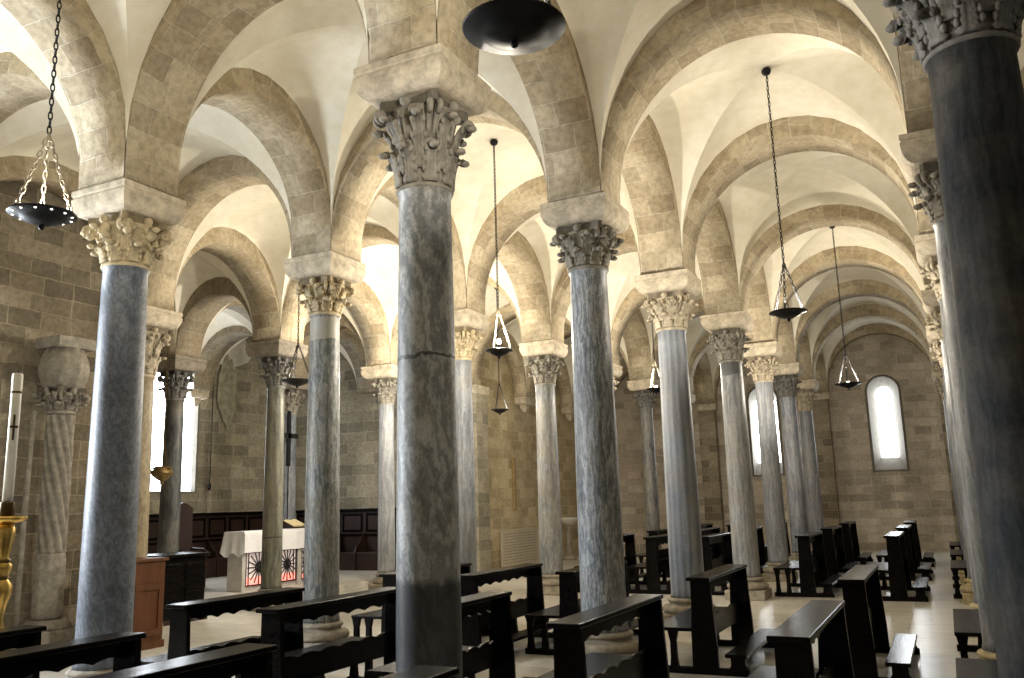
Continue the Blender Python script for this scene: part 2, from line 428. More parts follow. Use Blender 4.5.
column('A4','pale grey column with dark band under its capital and rough stone plinth',mar('banded',dark=(.20,.205,.21),light=(.47,.46,.44),vein=5,stretch=.15,warm=.4,seed=4,topband=(3.90,4.12,(.09,.09,.09))),'grey','imp',.225,4.16,group=GA)
column('A5','pale bluish marble column, fifth in the row from the blotchy centre column',mar('pale',dark=(.26,.27,.30),light=(.50,.50,.51),vein=5,stretch=.2,warm=.25,seed=5),'tan','imp',.21,4.20,group=GA)
column('A6','grey marble column, second from the far wall in the foreground row',mar('far',dark=(.19,.20,.23),light=(.42,.42,.43),vein=5,stretch=.2,warm=.3,seed=6),'dark','imp',.215,4.21,group=GA)
column('A7','last column of the foreground row, against the far wall pier',mar('last',dark=(.20,.20,.22),light=(.41,.41,.41),vein=5,stretch=.2,warm=.4,seed=7),'tan','imp',.215,4.16,group=GA)
column('A0','marble column beyond the left edge of the picture',mar('edge',seed=8),'tan','imp',.235,group=GA)
column('B1','large blue-grey mottled column at left under capital carved with heads',mar('mottled',dark=(.065,.075,.095),light=(.33,.35,.385),vein=8,rot=(.7,.3,.4),stretch=.6,warm=.1,seed=9,ncontrast=(.25,.72)),'gold','imp',.24,4.12,'heads',group=GB)
column('B2','green-grey swirled marble column in front of the altar end, pale collar at top',mar('swirled',dark=(.09,.10,.095),light=(.42,.41,.37),vein=6,rot=(.3,.2,0),stretch=.25,warm=.5,seed=10,dist=4,topband=(3.86,4.14,(.40,.38,.33))),'gold','imp',.218,4.22,group=GB)
column('B3','slim pale column half hidden behind the blotchy centre column',mar('slim',dark=(.22,.23,.25),light=(.46,.46,.46),vein=5,stretch=.2,warm=.3,seed=11),'gold','imp',.215,4.14,group=GB)
column('B4','pale grey column before the lit ochre wall, left of the streaked column',mar('lit',dark=(.22,.22,.22),light=(.48,.47,.44),vein=5,stretch=.3,warm=.55,seed=12),'grey','imp',.225,4.08,group=GB)
column('B5','pale column hidden behind the streaked column, only its impost showing',mar('hid',seed=13),'tan','imp',.21,group=GB)
column('B6','distant dark grey column seen left of the smooth blue-grey column',mar('distant',dark=(.11,.11,.11),light=(.28,.27,.25),vein=5,stretch=.3,warm=.4,seed=14),'dark','imp',.19,4.2,group=GB)
column('B7','farthest column of the second row, hidden behind nearer columns',mar('hid2',seed=15),'tan','imp',.20,group=GB)
column('B0','column of the second row beyond the left edge of the picture',mar('hid3',seed=16),'tan','imp',.235,group=GB)
GC='chancel columns beside the altar'
column('C2','warm ochre stone column just behind the large mottled column at left',mar('ochre',dark=(.28,.21,.12),light=(.50,.39,.23),vein=6,stretch=.6,warm=.6,seed=17),'tan','imp',.235,3.78,group=GC)
column('C3','dark olive-grey column standing in front of the white-clothed altar',mar('olive',dark=(.10,.095,.075),light=(.30,.285,.22),vein=5,stretch=.15,warm=.5,warmc=(.28,.24,.14),seed=18,joint=1.25),'dark','impdark',.180,3.98,group=GC)
column('C4','slim white-lit column just left of the blotchy centre column, under pale impost',mar('white',dark=(.32,.33,.35),light=(.56,.56,.56),vein=4,stretch=.2,warm=.1,seed=19),'grey','imp',.185,3.98,group=GC)
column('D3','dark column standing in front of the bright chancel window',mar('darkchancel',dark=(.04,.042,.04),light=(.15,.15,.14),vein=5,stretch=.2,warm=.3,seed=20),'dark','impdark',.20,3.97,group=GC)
column('D4','distant grey column behind the altar, seen between two nearer columns',mar('bluechancel',dark=(.13,.145,.16),light=(.33,.34,.36),vein=5,stretch=.3,warm=.1,seed=21),'grey','impdark',.20,3.97,group=GC)
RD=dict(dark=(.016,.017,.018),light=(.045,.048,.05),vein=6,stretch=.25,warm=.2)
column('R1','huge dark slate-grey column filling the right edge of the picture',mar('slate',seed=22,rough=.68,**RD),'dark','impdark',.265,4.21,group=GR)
ords=['','','second','third','fourth','fifth','sixth','seventh']
for k in range(2,8):
    column('R%d'%k,'%s column along the right edge, counted from the huge dark one'%ords[k],mar('right%d'%k,dark=(.14,.145,.15),light=(.36,.36,.36),vein=5,stretch=.25,warm=.3,seed=22+k),'tan' if k>2 else 'grey','imp',.225,4.21,basemat=M['plinthgold'],group=GR)
column('R0','column of the right row beyond the frame beside the viewer',mar('right0',seed=31),'tan','imp',.24,group=GR)

# ------------------------------------------------------------------ arches
ROWS='EDCBARQ'
E_=XAP+.15
CN={('D',2):(XC['D'],9.1),('D',5):(XC['D'],YAP1-.1),('E',2):(E_,9.1),('E',3):(E_,12.3),('E',4):(E_,15.75),('E',5):(E_,YAP1-.1)}
def node(r,k):
    if (r,k) in CN: return CN[(r,k)]
    if k==-1: return (XC[r],YS+.1)
    if k==8: return (XC[r],YN-.12)
    if k==0: return (XC[r],yk(0))
    return pos('%s%d'%(r,k))
BAYS=set((l,r,k) for l,r in (('C','B'),('B','A'),('A','R'),('R','Q')) for k in range(-1,8))|set((l,r,k) for l,r in (('E','D'),('D','C')) for k in (2,3,4))
def inset(l,r,k,d):
    """corners of a bay after pulling all four sides in by d (so arches and webs meet without crossing)"""
    P=[Vector(node(*q)) for q in ((l,k),(r,k),(r,k+1),(l,k+1))]
    out=[]
    for i in range(4):
        a,b,c=P[i-1],P[i],P[(i+1)%4]
        u=(b-a).normalized(); v=(c-b).normalized()
        n1=Vector((-u.y,u.x)); n2=Vector((-v.y,v.x))
        p=b+n1*d; q=b+n2*d; den=u.x*v.y-u.y*v.x; w=q-p
        out.append(p+u*((w.x*v.y-w.y*v.x)/den))
    return out
def spr(r,k): return SPRX.get('%s%d'%(r,k),SPR.get(r,4.77))
def arch(n0,n1,label,group,name='stone_arch',mat=None,crown=CROWN,aw=AW,ring=.38):
    """arch from node n0 to node n1; its sides follow the neighbouring bays"""
    P=Vector(node(*n0));Q=Vector(node(*n1)); d=(Q-P); L=d.length; rz=math.atan2(d.y,d.x); d.normalize(); nrm=Vector((-d.y,d.x))
    (r0,k0),(r1,k1)=n0,n1
    sides={}
    if k0==k1:   # across: left side (+normal) is the bay beyond, right side the bay before
        if (r0,r1,k0) in BAYS: c=inset(r0,r1,k0,aw); sides[1]=(c[0],c[1])
        if (r0,r1,k0-1) in BAYS: c=inset(r0,r1,k0-1,aw); sides[-1]=(c[3],c[2])
    else:        # lengthwise: +normal points to -x
        i=ROWS.index(r0)
        l=ROWS[i-1] if i>0 else None; q=ROWS[i+1] if i+1<len(ROWS) else None
        if (l,r0,k0) in BAYS: c=inset(l,r0,k0,aw); sides[1]=(c[1],c[2])
        if (r0,q,k0) in BAYS: c=inset(r0,q,k0,aw); sides[-1]=(c[0],c[3])
    for sg in (1,-1):
        if sg not in sides: sides[sg]=(P+d*aw+nrm*sg*.085, Q-d*aw+nrm*sg*.085)
    C=(P+Q)/2
    def loc(p): w=Vector(p)-C; return Vector((w.dot(d),w.dot(nrm)))
    S={sg:(loc(a)+Vector((.003,-sg*.003)),loc(b)+Vector((-.003,-sg*.003))) for sg,(a,b) in sides.items()}
    a=(S[1][1].x-S[1][0].x+S[-1][1].x-S[-1][0].x)/4; half=L/2-.008
    z0,z1=spr(*n0)+.002,spr(*n1)+.002; crown=max(crown,max(z0,z1)+a+.03); zs=crown-a
    def sp(sg,t): p,q=S[sg]; return p.lerp(q,(t+1)/2)
    m=MB(); N=28; arc=0; prev=None; rows=[]
    pts=[(-1,z0),(-1,(z0+zs)/2)]+[(-cos(PI*i/N),zs+a*sin(PI*i/N)) for i in range(N+1)]+[(1,(z1+zs)/2),(1,z1)]
    for t,z in pts:
        if z<=zs+1e-6: ox,oz=math.copysign(half,t),z
        else:
            e=Vector((t*a,z-zs)).normalized(); ox,oz=max(-half,min(half,e.x*(a+ring))),zs+e.y*(a+ring)
        so=max(-1,min(1,ox/a))
        if prev: arc+=sqrt((t-prev[0])**2*a*a+(z-prev[1])**2)
        prev=(t,z)
        A,B=sp(-1,t),sp(1,t); A2,B2=sp(-1,so),sp(1,so)
        b=m.add([(A.x,A.y,z),(B.x,B.y,z),(ox,0,oz),(A2.x,A2.y,oz),(B2.x,B2.y,oz)])
        rows.append((b,arc,abs(so-t)*a+abs(oz-z)*.7))
    for (b0,s0,t0),(b1,s1,t1) in zip(rows[:-1],rows[1:]):
        m.face([b0,b1,b1+1,b0+1],[(0,s0),(0,s1),(2*aw,s1),(2*aw,s0)],True)
        m.face([b0+3,b1+3,b1,b0],[(.9+t0,s0),(.9+t1,s1),(.9,s1),(.9,s0)])
        m.face([b0+1,b1+1,b1+4,b0+4],[(.9,s0),(.9,s1),(.9+t1,s1),(.9+t0,s0)])
        m.face([b0+2,b1+2,b1+3,b0+3]); m.face([b0+4,b1+4,b1+2,b0+2])
    for b,rev in ((rows[0][0],0),(rows[-1][0],1)):
        f=[b,b+1,b+2]; m.face(f[::-1] if rev else f)
    o=m.build(name,mat or M['arch'],None,(C.x,C.y,0),rz)
    return tag(o,label,'arch',group,'thing')
NUM=['nearest','first','second','third','fourth','fifth','sixth','seventh','last']
rowname=dict(A='foreground row',B='second row',R='right-hand row',C='left wall',Q='right wall')
place_long=['nearest the viewer','just past the viewer','between the first and second columns','between the second and third columns','between the third and fourth columns','between the fourth and fifth columns','between the fifth and sixth columns','between the sixth and seventh columns','reaching the far wall']
for r in 'QRABC':
    for k in range(-1,8):
        if r=='Q' and k not in (0,1,2,3): pass
        if r=='C' and 2<=k<=3: lab='low pale stone arch on chancel columns, %s'%('from the ochre column to the olive column' if k==2 else 'running left from the slim white-lit column')
        elif r=='C': lab='blind stone arch on the left wall, %s'%place_long[k+1]
        elif r=='Q': lab='blind stone arch on the right wall, %s'%place_long[k+1]
        else: lab='round stone arch along the %s, %s'%(rowname[r],place_long[k+1])
        arch((r,k),(r,k+1),lab,'stone arches along the %s'%rowname[r],crown=CR_LONG[r])
aisle={('R','Q'):'aisle beyond the right row',('A','R'):'right-hand aisle',('B','A'):'middle aisle',('C','B'):'left aisle'}
at_=['over the viewer','before the first columns','at the first columns','at the second columns','at the third columns','at the fourth columns','at the fifth columns','at the sixth columns','at the seventh columns','against the far wall']
for (l,r),nm in aisle.items():
    for k in range(-1,9):
        arch((l,k),(r,k),'broad round stone arch across the %s, %s'%(nm,at_[k+1]),'stone arches across the %s'%nm,crown=crown_t(l,r,k))
# chancel arches
M['archdark']=ashlar('chancel_arch_stone',(.36,.31,.23),(.27,.235,.175),(.40,.36,.29),bw=.42,rh=.26,ms=.009,stain=(.7,.64,.55),bumps=.5,stain_amt=.6)
chl={('D','C',2):'at its near wall',('D','C',3):'from the dark window column to the olive column',('D','C',4):'behind the altar',('D','C',5):'against its right wall',
     ('E','D',2):'in its near left corner',('E','D',3):'from the dark window column to the back wall',('E','D',4):'from behind the altar to the back wall',('E','D',5):'in its far right corner'}
for (l,r,k),w in chl.items():
    arch((l,k),(r,k),'grey stone arch inside the chancel, %s'%w,'chancel arches',mat=M['archdark'],crown=5.88)
for r,k,w in (('D',2,'left of the dark window column'),('D',3,'joining the two inner chancel columns'),('D',4,'right of the inner grey column')):
    arch((r,k),(r,k+1),'grey stone arch lengthwise inside the chancel, %s'%w,'chancel arches',mat=M['archdark'],crown=6.05)

# ------------------------------------------------------------------ vaults (one plastered ceiling)
ceil=MB()
def web(l,r,k,cr,zs=5.15,dome=.12,up=.30):
    # cr: arch crowns on the +x, +y, -x, -y sides
    q=[Vector((*p,0)) for p in inset(l,r,k,AW+.002)]
    hw=[(q[(i+1)%4]-q[i]).length/2 for i in (1,2,3,0)]      # half spans of the +x, +y, -x, -y sides
    zs=max(c-h for c,h in zip(cr,hw))
    hs=[x+up-zs for x in cr]; hm=sum(hs)/4
    def bil(u,v):
        s,t=(u+1)/2,(v+1)/2
        return q[0]*(1-s)*(1-t)+q[1]*s*(1-t)+q[2]*s*t+q[3]*(1-s)*t
    N=14
    def prof(s): return sqrt(max(0,1-s*s))
    for k in range(4):
        def P(t,w):  # t: 0 centre ->1 edge, w in -1..1 across
            tt=sin(t*PI/2)
            ww=sin(w*PI/2)
            a,b=tt,tt*ww
            u,v=[(a,b),(-b,a),(-a,-b),(b,-a)][k]
            H=hm+(hs[k]-hm)*t*t*(1-w*w)
            z=zs+H*prof(b)+dome*(1-u*u)*(1-v*v)
            p=bil(u,v); return (p.x,p.y,z)
        b0=len(ceil.v)
        for i in range(N+1):
            for j in range(N+1): ceil.v.append(P(i/N,-1+2*j/N))
        for i in range(N):
            for j in range(N):
                a=b0+i*(N+1)+j; ceil.face([a+1,a,a+N+1,a+N+2],None,True)
for l,r in (('R','Q'),('A','R'),('B','A'),('C','B')):
    for k in range(-1,8):
        web(l,r,k,(CR_LONG[r],crown_t(l,r,k+1),CR_LONG[l],crown_t(l,r,k)),zs=5.0 if l=='C' else 5.15)
for l,r in (('D','C'),('E','D')):
    for k in (2,3,4):
        web(l,r,k,(6.24,5.9,6.24,5.9),zs=4.85)
struct(ceil.build('ceiling',M['plaster']))

# ------------------------------------------------------------------ walls with arched windows
def arch_loop(cx,zb,w,zt,n=14):
    r=w/2; zc=zt-r
    return [(cx-r,zb),(cx+r,zb)]+[(cx+r*cos(PI*i/n),zc+r*sin(PI*i/n)) for i in range(n+1)]
import bmesh
def wall(name,mat,axis,at,u0,u1,z0,z1,openings=(),thick=.5,out=1):
    """axis 'x': plane x=at spanned by y; 'y': plane y=at spanned by x. out = sign of outward side. openings: (cu,zb,w,zt)"""
    bm=bmesh.new()
    def P(u,z,d=0): return (at+out*d,u,z) if axis=='x' else (u,at+out*d,z)
    def loop(pts):
        vs=[bm.verts.new(P(u,z)) for u,z in pts]; return [bm.edges.new((vs[i],vs[(i+1)%len(vs)])) for i in range(len(vs))]
    es=loop([(u0,z0),(u1,z0),(u1,z1),(u0,z1)])
    for o in openings: es+=loop(arch_loop(*o))
    bmesh.ops.triangle_fill(bm,edges=es,use_beauty=True)
    m=MB(); bm.verts.index_update()
    m.add([v.co for v in bm.verts])
    for f in bm.faces: m.face([v.index for v in f.verts],[((v.co.y if axis=='x' else v.co.x),v.co.z) for v in f.verts])
    bm.free()
    # outer skin so the wall has real thickness, with the splayed reveals ending there
    b=m.add([P(u0,z0,thick),P(u1,z0,thick),P(u1,z1,thick),P(u0,z1,thick)])
    if not openings: m.face([b,b+1,b+2,b+3])
    return struct(m.build(name,mat))
def window(n,axis,at,op,glass,thick=.5,out=1,pane=None,frame=True):
    cu,zb,w,zt=op; gw,gzb,gzt=glass
    def P(u,z,d=0): return (at+out*d,u,z) if axis=='x' else (u,at+out*d,z)
    root=empty('window_%d'%n,P(cu,zb)); struct(root)
    L0=arch_loop(cu,zb,w,zt); L1=arch_loop(cu,gzb,gw,gzt)
    m=MB(); b0=m.add([P(u,z,-.015) for u,z in L0]); b1=m.add([P(u,z,thick*.8) for u,z in L1]); k=len(L0)
    for i in range(k):
        j=(i+1)%k; m.face([b0+i,b0+j,b1+j,b1+i],None,False)
    # plaster rim standing a little proud of the wall
    L2=arch_loop(cu,zb-.05,w+.14,zt+.07); b2=m.add([P(u,z,-.015) for u,z in L2]); b3=m.add([P(u,z,.02) for u,z in L2])
    for i in range(k):
        j=(i+1)%k; m.face([b2+i,b2+j,b0+j,b0+i]); m.face([b3+i,b3+j,b2+j,b2+i])
    o=m.build('reveal',M['rim']); o.parent=root; o.matrix_parent_inverse=Matrix.Translation(-Vector(P(cu,zb)))
    m=MB(); b=m.add([P(u,z,thick*.8-.01) for u,z in L1]); m.face(list(range(b,b+k)))
    o=m.build('pane',pane or M['pane']); o.parent=root; o.matrix_parent_inverse=Matrix.Translation(-Vector(P(cu,zb)))
    return root
ZT=7.7
far_w=[(-1.47,2.45,.92,5.38),(-5.2,2.45,.92,5.38),(2.2,2.45,.92,5.38)]
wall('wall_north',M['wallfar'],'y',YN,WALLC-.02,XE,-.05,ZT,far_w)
for i,o in enumerate(far_w): window(i+1,'y',YN,o,((.74 if i==1 else .50),2.85,5.10),pane=M['panewarm'])
left_w=[(3.75,1.5,1.3,4.35)]
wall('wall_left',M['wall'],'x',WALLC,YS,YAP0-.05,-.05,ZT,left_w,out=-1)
window(5,'x',WALLC,left_w[0],(1.05,1.65,4.2),out=-1)
wall('wall_left_beyond_chancel',M['wallochrelit'],'x',WALLC,YAP1,YN,-.05,ZT,[],out=-1)
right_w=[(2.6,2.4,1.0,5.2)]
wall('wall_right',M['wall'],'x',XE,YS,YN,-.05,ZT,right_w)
window(6,'x',XE,right_w[0],(.65,2.7,4.9),pane=M['panefill'])  # unseen window added to bring fill light from the right
wall('wall_south',M['wall'],'y',YS,WALLC,XE,-.05,ZT,[],out=-1)
ap_w=[(15.25,2.25,1.6,5.6)]
wall('wall_chancel_back',M['wallpale'],'x',XAP,YAP0,YAP1,-.05,ZT,ap_w,out=-1)
window(7,'x',XAP,ap_w[0],(1.54,2.27,5.57),thick=.14,out=-1,pane=M['panechancel'])
wall('wall_chancel_left',M['wallpale'],'y',YAP0,XAP,WALLC,-.05,ZT,[],out=-1)
wall('wall_chancel_right',M['wallpale'],'y',YAP1,XAP,WALLC,-.05,ZT,[],out=1)
fl=MB(); fl.box(XAP-.3,XE+.3,YS-.3,YN+.3,-.25,0); struct(fl.build('floor',M['floor']))
stp=MB().box(XAP+.01,-11.6,YAP0+.01,YAP1-.01,0,.15); struct(stp.build('trim_1',M['step'],bevel=.012))
# roof over everything so that no sky leaks in
struct(MB().box(XAP-.6,XE+.6,YS-.6,YN+.6,ZT,ZT+.1).build('ceiling_slab',M['plaster']))

# wall piers carrying the wall ends of the arches
def pier(x,y,label,wx=.56,wy=.3,S=4.9,mat=None):
    t=tag(empty('stone_pier',(x,y,0)),label,'pier','stone wall piers','thing')
    MB().box(-wx/2,wx/2,-wy/2,wy/2,0,S-.22).build('shaft',mat or M['wall'],t)
    m=impost_mesh(.22,.30,.36)
    b=0; m.xf(Matrix.Diagonal((wx/.56*.95,wy/.56*.95,1,1)))
    m.build('impost',M['imp'],t,(0,0,S-.22))
    return t
pier(XC['A'],YN-.21,'stone pier on the far wall behind the last foreground column',S=SPR['A'])
pier(XC['R'],YN-.21,'stone pier on the far wall right of the bright arched window',S=SPR['R'])
pier(XC['B'],YN-.21,'stone pier on the far wall behind the second row',S=SPR['B'])
pier(WALLC+.22,YAP1+.40,'stone pier at the right jamb of the chancel',.34,.6,S=4.77,mat=M['wallpale'])
def corbel(x,y,label,S=4.77,d=(1,0)):
    t=tag(empty('stone_corbel',(x,y,S-.42)),label,'corbel','stone corbels under the wall arches','thing')
    m=impost_mesh(.22,.22,.30); m.xf(Matrix.Diagonal((.62 if d[0] else 1,.62 if d[1] else 1,1,1))); m.build('impost',M['imp'],t,(0,0,.20))
    b=MB(); b.lathe([(.05,0),(.10,.05),(.15,.14),(.155,.20)],4,smooth=False); b.xf(Matrix.Rotation(PI/4,4,'Z')); b.build('bracket',M['imp'],t)
    return t
for r,k,w in (('C',0,'left wall beyond the picture edge'),('C',1,'left wall before the twisted column'),('C',6,'ochre wall above the inscribed plaque'),('C',7,'ochre wall near its far corner')):
    corbel(WALLC+.20,yk(k),'stone corbel under the arches on the %s'%w)
corbel(XAP+.20,12.3,'stone corbel on the chancel back wall left of the bright window'); corbel(XAP+.20,15.75,'stone corbel on the chancel back wall behind the bell cord')
corbel(XC['D'],9.0,'stone corbel on the near chancel wall',d=(0,1)); 

# ------------------------------------------------------------------ pews
PL=1.80
def make_pew():
    root=empty('wooden_pew'); w=M['pew']; L=PL
    def wavy(zlo,zhi,n,amp,top):
        # board outline in (y,z) with one scalloped edge
        y0,y1=.05,L-.05; pts=[]
        K=8*n
        edge=[]
        for i in range(K+1):
            t=i/K; s=abs(sin(t*n*PI)); edge.append((y0+(y1-y0)*t,s))
        if top: pts=[(y0,zlo)]+[(y1,zlo)]+[(y,zhi-amp*(1-s)) for y,s in reversed(edge)]
        else: pts=[(y1,zhi),(y0,zhi)]+[(y,zlo+amp*s*.9) for y,s in edge]
        return pts
    st=MB().box(-.55,-.10,-.01,L+.01,.405,.44).build('seat',w,root,bevel=.008)
    kn=MB().box(.21,.425,-.02,L+.02,.17,.205).build('kneeler',w,root,bevel=.006)
    tb=MB().box(-.13,.11,-.035,L+.035,.895,.93).build('top_board',w,root,bevel=.008)
    for y in (0,L-.05):
        prof=[(-.12,.06),(.14,.06),(.135,.30),(.115,.62),(.105,.895),(-.095,.895),(-.10,.62),(-.115,.40)]
        MB().prism(prof,'y',y,y+.05).build('end_panel',w,root,bevel=.005)
        MB().box(-.555,.435,y-.01,y+.06,0,.065).build('floor_runner',w,root,bevel=.006)
        for x0 in (-.53,-.35):
            MB().prism([(x0,.065),(x0+.085,.065),(x0+.075,.15),(x0+.07,.30),(x0+.095,.405),(x0-.01,.405),(x0+.012,.30),(x0+.01,.15)],'y',y,y+.05).build('leg',w,st)
        MB().prism([(.24,.065),(.42,.065),(.40,.10),(.40,.17),(.26,.17),(.26,.10)],'y',y+.005,y+.045).build('kneeler_bracket',w,kn)
    MB().prism(wavy(.772,.895,7,.028,False),'x',-.01,.015).build('apron',w,tb)
    MB().prism(wavy(.31,.53,6,.025,True),'x',-.01,.015).build('back_board',w,root)
    return root
pew0=make_pew(); used=[False]
ranks=[(.47,'along the right column row'),(-.88,'bordering the right-hand aisle'),(-2.33,'in the second line from the aisle'),(-3.74,'in the third line from the aisle'),(-5.0,'in the fourth line from the aisle'),(-6.08,'in the fifth line from the aisle')]
blocks={0:(2.25,'cut by the lower edge'),1:(5.42,'level with the blotchy column'),2:(8.85,'level with the streaked column'),4:(16.0,'just beyond the open crossing'),5:(19.4,'midway along the far half'),6:(22.9,'nearest the end wall')}
for bk,(by,bl) in blocks.items():
    for ri,(rx,rl) in enumerate(ranks):
        if (bk,ri) in ((0,0),(0,1)): continue
        x,y,sy=rx,by,1
        if bk==0: y={2:2.0,3:2.3,4:2.45,5:2.5}[ri]
        if ri==0: y={1:6.0,2:9.2,4:16.2,5:19.6,6:23.0}[bk]
        if (bk,ri)==(1,1): y=5.25
        if (bk,ri)==(1,4): y=5.6
        if (bk,ri)==(1,5): y=5.65; sy=.84
        if (bk,ri)==(1,3): y=5.92; sy=.72
        if (bk,ri)==(2,3): x,y=-4.02,9.42
        if (bk,ri)==(4,1): y=15.65
        if bk>2 and ri>2: x={3:-4.08,4:-5.09,5:-6.11}[ri]
        if not used[0]: o=pew0; used[0]=True
        else: o=copy_tree(pew0)
        o.location=(x,y,0); o.scale=(1,sy,1.11 if bk>2 else 1)
        tag(o,'dark wooden pew %s, %s'%(rl,bl),'pew','dark wooden pews facing the chancel')

# ------------------------------------------------------------------ hanging bowl lamps
def link_chain(p,q,step=.05,r=.0055,wid=.013):
    m=MB(); p=Vector(p);q=Vector(q); d=(q-p); n=max(2,int(d.length/step)); u=d.normalized()
    a=u.cross(Vector((.3,.9,.1))).normalized(); b=u.cross(a)
    for i in range(n):
        c=p+d*((i+.5)/n); s=a if i%2 else b; h=d.length/n*.64
        pts=[c+u*(h*cos(2*PI*k/10))+s*(wid*sin(2*PI*k/10)) for k in range(10)]
        m.tube(pts,r,5,closed=True)
    return m
LIGHTS=[]
def hang(n,x,y,z,zc,label,R=.22,lit=1.0,warm=True,energy=60,bright=False,chainmat=None,dots=False,lz=.02,cat='hanging lamp'):
    t=tag(empty('hanging_lamp',(x,y,z)),label,cat,'hanging bowl lamps on chains')
    pr=[(.02,-.075),(.05,-.072),(R*.35,-.06),(R*.62,-.035),(R*.74,-.008),(R,.0),(R+.006,.008),(R,.016),(R*.76,.012),(R*.6,-.015),(R*.3,-.04),(.01,-.05)]
    bw=MB().lathe(pr,36).build('bowl',M['iron'],t)
    MB().sphere((0,0,-.085),.022,.022,.026).build('finial',M['iron'],bw)
    apex=.62
    cm=chainmat or M['iron']
    for k in range(3):
        a=2*PI*k/3+.5
        cc=link_chain((R*.9*cos(a),R*.9*sin(a),.015),(0,0,apex),.05).build('chain',cm,t)
        MB().sphere((R*.9*cos(a),R*.9*sin(a),.018),.014).build('chain_hook',M['iron'],cc)
    link_chain((0,0,apex),(0,0,zc-z-.07),.055).build('top_chain',M['iron'],t)
    MB().lathe([(.015,zc-z-.09),(.05,zc-z-.07),(.065,zc-z-.03),(.045,zc-z)],10).build('ceiling_hook',M['iron'],t)
    if lit:
        if dots:
            dm=MB().sphere((0,0,0),.010,.010,.007,8,6).build('rim_glow_bead',M['glowdim'],bw)  # glowing beads stand in for lamp light through rim holes
            for k in range(12):
                a=2*PI*k/12+.2; d=dm if k==0 else dm.copy()
                if k: COL.objects.link(d); d.parent=bw
                d.location=(R*.87*cos(a),R*.87*sin(a),-.004)
        MB().lathe([(.03,-.045),(.035,-.01),(.02,.0)],12).build('socket',M['iron'],t)
        MB().sphere((0,0,lz-.055),.03,.03,.038).build('bulb',M['glow'],t)
        ld=bpy.data.lights.new('lamp_light','POINT'); ld.energy=energy; ld.shadow_soft_size=.05; ld.color=(1,.91,.75) if warm else (1,.93,.82)
        lo=bpy.data.objects.new('lamp_light',ld); COL.objects.link(lo); lo.location=(0,0,lz+.035); lo.parent=t
    return t
hang('H1',-5.53,3.75,3.81,7.1,'round black bowl lamp hanging at upper left on bright chains',R=.22,energy=70,dots=True,chainmat=M['chainlit'])
hang('H2',-1.78,3.75,4.17,7.1,'large black bowl lamp overhead at the top edge, seen from below',R=.27,energy=165)
hang('H3',-5.42,10.6,3.83,7.0,'glaring lit bowl lamp on three chains left of the streaked column',R=.19,energy=400,lz=.19,chainmat=M['chainlit'])
hang('H4',-1.48,10.6,3.89,7.09,'black bowl lamp on long chains above the right-hand aisle',R=.22,energy=250)
hang('H5',-1.45,17.4,3.78,6.96,'small dark bowl lamp near the far arched window',R=.24,energy=280,lz=.07)
hang('H6',-8.92,17.4,3.83,6.75,'small dark bowl lamp before the ochre wall',R=.2,energy=110)
hang('H9',-5.22,17.4,4.0,6.95,'bowl lamp with bright chains half hidden beside the smooth blue-grey column',R=.2,energy=280,lz=.09,chainmat=M['chainlit'])
hang('H7',-9.03,10.6,3.72,6.75,'dark bowl lamp beside the green-grey swirled column',R=.24,energy=35)
hang('Hx',-8.95,14.0,3.9,6.75,'bowl lamp in the left aisle hidden behind the blotchy centre column',R=.2,energy=640,lz=.26)
hang('H8',-12.15,17.4,4.27,6.35,'small dark bowl lamp in the chancel near the slim white-lit column',R=.15,lit=0)

# ------------------------------------------------------------------ chancel furniture
# altar
AL=tag(empty('altar',(-12.90,13.36,.15)),'white-clothed altar with red-lit grille front behind the olive column','altar')
W_,L_,H_=.50,2.35,1.17
MB().box(-W_/2,W_/2,0,L_,H_-.08,H_-.005).build('table_slab',M['stonegrey'],AL)
for y,d in ((.03,.10),(.94,.14),(1.70,.12),(L_-.16,.13)): MB().box(-W_/2+.04,W_/2-.06,y,y+d,0,H_-.08).build('pillar',M['stonegrey'],AL,bevel=.01)
MB().box(-W_/2+.05,W_/2-.12,.1,L_-.1,0,.09).build('footing',M['stonegrey'],AL)
def cloth():
    m=MB(); n=30
    x0,x1=-W_/2-.012,W_/2+.015; 
    top=H_+.006
    def fn(u,v): # u along y, v across x: back hang, top, front hang
        y=-.015+(L_+.03)*u
        s=v*(.25+W_+.42)
        wav=.012*sin(u*41)+.008*sin(u*23+1)
        if s<.25: return (x0-wav*.4,y,top-.25+s)
        if s<.25+W_: return (x0+(s-.25)*(x1-x0)/W_,y,top)
        d=(s-.25-W_); return (x1+.004+wav*min(1,d/.15),y,top-d)
    m.grid(fn,60,24)
    for side,y in ((-1,-.017),(1,L_+.017)):
        def f2(u,v):
            x=x0+(x1-x0)*u; d=.46*v
            return (x+.06*(v*v)*(u-.2),y+side*(.006+.10*v*(1-.6*u)+.015*sin(u*16)*v),top-d*(1-.1*cos(u*12)))
        m.grid(f2,18,10)
    return m
cloth().build('altar_cloth',M['cloth'],AL)
xf=W_/2-.10
